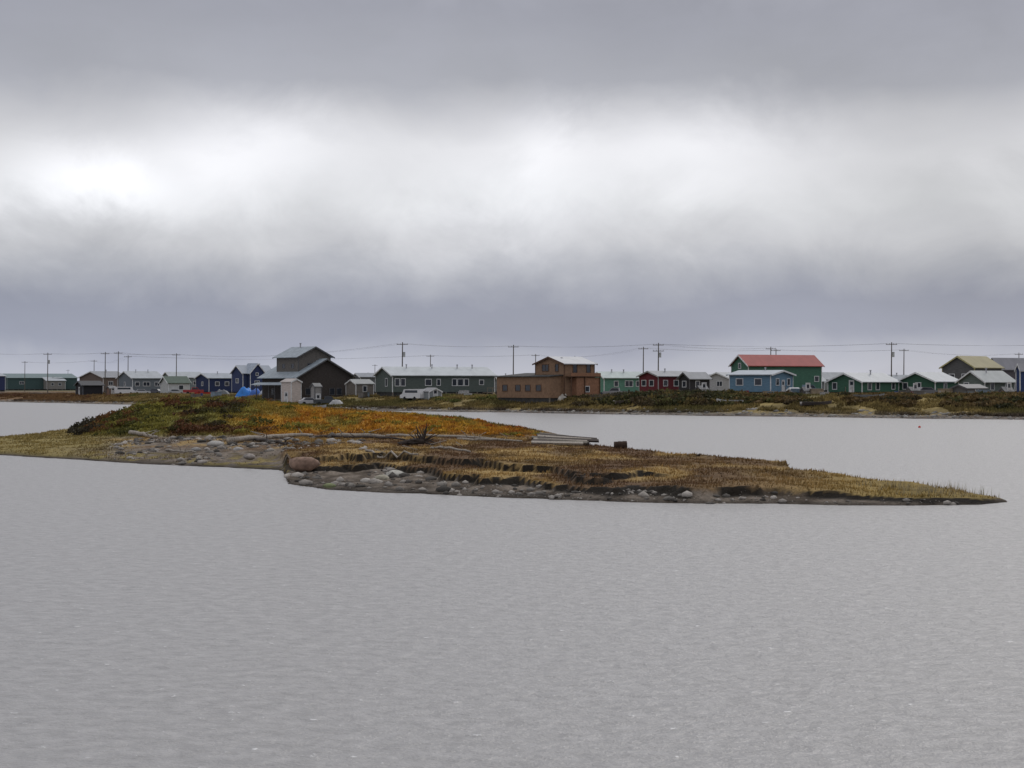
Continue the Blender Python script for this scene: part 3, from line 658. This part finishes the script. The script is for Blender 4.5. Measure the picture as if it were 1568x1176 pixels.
wires([-60,73,161,270,616,786,1008,1365,1700]); wires([38,144,196,659,820,985,1188,1384,1560]); wires([181,270]); wires([1008,1180])
# ---------------------------------------------------------------- vehicles
tyre=mat('tyre',(.02,.02,.02),.9)
def vehicle(name,px,D,colr,kind='car',rot=0):
    x_=U(px)*D; g_=gz(x_,D); e_=empty(name,(x_,D,g_),rot); paint=mat('paint_%s_%d'%(name,px),colr,.35,.05,spec=.5)
    W=.9
    if kind=='car': body=[(-2.2,.35),(2.2,.35),(2.25,.8),(2.1,.95),(-1.95,1.0),(-2.25,.85)]; cab=[(-1.7,1.0),(1.15,.95),(.45,1.48),(-1.2,1.5)]
    elif kind=='pickup': body=[(-2.6,.45),(2.6,.45),(2.65,.95),(2.5,1.15),(-2.65,1.15)]; cab=[(-.5,1.15),(1.5,1.15),(.95,1.8),(-.35,1.8)]
    else: body=[(-2.9,.4),(2.7,.4),(2.75,1.0),(2.1,1.25),(1.6,2.15),(-2.8,2.2),(-2.95,1.2)]; cab=None
    mb=MB(); mb.prism(body,-W,W,paint,'y')
    if cab:
        mb.prism(cab,-W+.1,W-.1,paint,'y'); 
        cx=sum(c[0] for c in cab)/4; cz=sum(c[1] for c in cab)/4
        mb.prism([((c[0]-cx)*.84+cx,(c[1]-cz)*.7+cz) for c in cab],-W+.085,W-.085,glass,'y')
    else:
        mb.box(-2.2,1.3,-W-.01,W+.01,1.45,1.95,glass)
    mb.obj('body',e_)
    mb=MB()
    for wx in(-1.4,1.4):
        for wy in(-W+.1,W-.1): mb.tube([(wx,wy-.11,.36),(wx,wy+.11,.36)],.36,tyre,14)
    mb.obj('wheels',e_)
vehicle('parked_car',218,520,(.5,.5,.52),'car',.2); vehicle('parked_car',236,522,(.1,.1,.12),'car',2.9)
vehicle('parked_van',192,520,(.6,.6,.62),'van',.3); vehicle('pickup_truck',500,380,(.04,.045,.05),'pickup',.1); vehicle('pickup_truck',296,490,(.3,.03,.03),'pickup',.2)
vehicle('parked_van',632,377,(.62,.62,.63),'van',2.4); vehicle('pickup_truck',1235,334,(.1,.15,.2),'pickup',.4); vehicle('parked_car',1420,328,(.15,.15,.16),'car',.2)
vehicle('pickup_truck',945,350,(.25,.25,.26),'pickup',3.0); vehicle('parked_car',475,384,(.4,.4,.42),'car',.3); vehicle('parked_car',270,515,(.35,.36,.38),'car',.1)
# boats
def boat(px,D,L,colr,rot,zo=0):
    x_=U(px)*D; g_=max(gz(x_,D),0)+zo; m_=mat('boat_%d'%px,colr,.5,.15); mb=MB(); n=9; vs=[]
    for i in range(n):
        t=i/(n-1); xx=(t-.5)*L; wd=.75*math.sin(min(1,(1-t)*1.6+.02)*math.pi/2); kz=.25*max(0,t-.6)**2*6
        vs+=[(xx,-wd,.6+kz),(xx,-wd*.7,.08+kz),(xx,0,kz),(xx,wd*.7,.08+kz),(xx,wd,.6+kz),(xx,wd*.85,.55+kz),(xx,0,.2+kz),(xx,-wd*.85,.55+kz)]
    fs=[]
    for i in range(n-1):
        for k in range(8): fs.append((i*8+k,i*8+(k+1)%8,(i+1)*8+(k+1)%8,(i+1)*8+k))
    fs+=[tuple(range(8)),tuple((n-1)*8+k for k in range(8))]
    mb.add(vs,fs,m_); 
    for q in(-.2,.15): mb.box(q*L-.12,q*L+.12,-.6,.6,.42,.46,m_)
    mb.obj('skiff_boat',loc=(x_,D,g_),rot=rot)
boat(1250,300,5,(.07,.06,.06),.15,.05); boat(1118,312,4.5,(.5,.51,.52),2.9,.1); boat(315,484,5.5,(.50,.04,.03),.1,.1); boat(480,372,5,(.35,.37,.4),.2,.1); boat(960,328,4.5,(.12,.10,.09),.3,.1); boat(1330,303,5,(.25,.26,.27),-.2,.1)
# tarps
def tarp(px,D,w_,h_,colr,name='blue_tarp_covered_pile'):
    x_=U(px)*D; g_=gz(x_,D); n=14; g1=np.linspace(-1,1,n); A,B=np.meshgrid(g1,g1)
    Z=h_*np.clip(1-np.maximum(abs(A),abs(B))**3,0,1)*(.5+1.0*fbm(A*2.5+px,B*2.5+3)); ii=np.arange(n*n).reshape(n,n)
    Q=np.stack([ii[:-1,:-1],ii[:-1,1:],ii[1:,1:],ii[1:,:-1]],-1).reshape(-1,4)
    bigmesh(name,np.stack([x_+A.ravel()*w_/2*(1.1-.1*Z.ravel()),D+B.ravel()*1.5,g_-.1+Z.ravel()],1),Q,mat('tarp_%d'%px,colr,.5,.25))
tarp(376,430,4.2,2.0,(.03,.19,.58)); tarp(392,428,3.0,1.6,(.03,.10,.36)); tarp(404,426,2,1.2,(.25,.28,.35),'tarp_covered_pile'); tarp(340,470,4,1.5,(.12,.13,.14),'tarp_covered_pile'); tarp(862,346,2.0,1.4,(.4,.38,.34),'tarp_covered_pile'); tarp(515,378,3,1.0,(.3,.3,.3),'tarp_covered_pile')
# drums, crates, buoy
drm={0:(.2,.03,.03),1:(.04,.07,.2),2:(.35,.35,.36),3:(.15,.08,.05)}
for i in range(30):
    p=random.choice([random.uniform(270,560),random.uniform(560,1000),random.uniform(1080,1540)]); D=np.interp(p,SPX,SD)+random.uniform(32,46); x_=U(p)*D; g_=gz(x_,D); k=random.randint(0,3)
    mb=MB(); m_=mat('drum_%d'%k,drm[k],.6,.3); mb.tube([(0,0,0),(0,0,.29),(0,0,.3),(0,0,.33),(0,0,.6),(0,0,.63),(0,0,.9)],[.29,.29,.31,.29,.29,.31,.29],m_,12); mb.obj('fuel_drum',loc=(x_,D,g_-.02))
for i in range(30):
    p=random.uniform(260,1540); D=np.interp(p,SPX,SD)+random.uniform(28,46); x_=U(p)*D; g_=gz(x_,D); s_=random.uniform(.5,1.1)
    mb=MB(); m_=mat('crate_%d'%(i%4),[(.3,.24,.17),(.42,.42,.42),(.15,.14,.13),(.2,.25,.3)][i%4])
    for k in range(4): mb.box(-s_,s_,-s_*.7,-s_*.7+.06,.05+k*s_*.28,.05+k*s_*.28+s_*.22,m_)
    mb.box(-s_+.03,s_-.03,-s_*.7+.063,s_*.7,0,s_*1.1,m_); mb.box(-s_-.05,s_+.05,-s_*.75,s_*.75,s_*1.101,s_*1.16,m_); mb.obj('wooden_crate',loc=(x_,D,g_-.02),rot=random.random())
o=14630/(655-588.); mb=MB(); mb.tube([(0,0,-.1),(0,0,.02),(0,0,.1),(0,0,.2),(0,0,.23)],[.08,.15,.17,.09,.03],mat('buoy_red',(.5,.06,.04),.5),12); mb.obj('red_buoy',loc=(U(1408)*o,o,0),smooth=True)
mb=MB()
for i in range(34):
    p=905+i*2.2; D=340; x_=U(p)*D; g_=gz(x_,D); mb.box(x_-.05,x_+.05,D,D+.04,g_-.1,g_+1.0+random.random()*.3,pw)
    if i<33: mb.box(x_+.051,x_+.2,D+.005,D+.035,g_+.6,g_+.7,pw)
mb.obj('slat_fence')
# ---------------------------------------------------------------- camera
cam=bpy.data.cameras.new('camera'); co=bpy.data.objects.new('camera',cam); scene.collection.objects.link(co)
co.location=(0,0,H); co.rotation_euler=(math.radians(90),0,0); cam.sensor_width=36; cam.lens=36*F/1568; cam.clip_end=12000; cam.clip_start=.5
scene.camera=co
scene.view_settings.view_transform='Standard'; scene.view_settings.look='None'; scene.view_settings.exposure=0
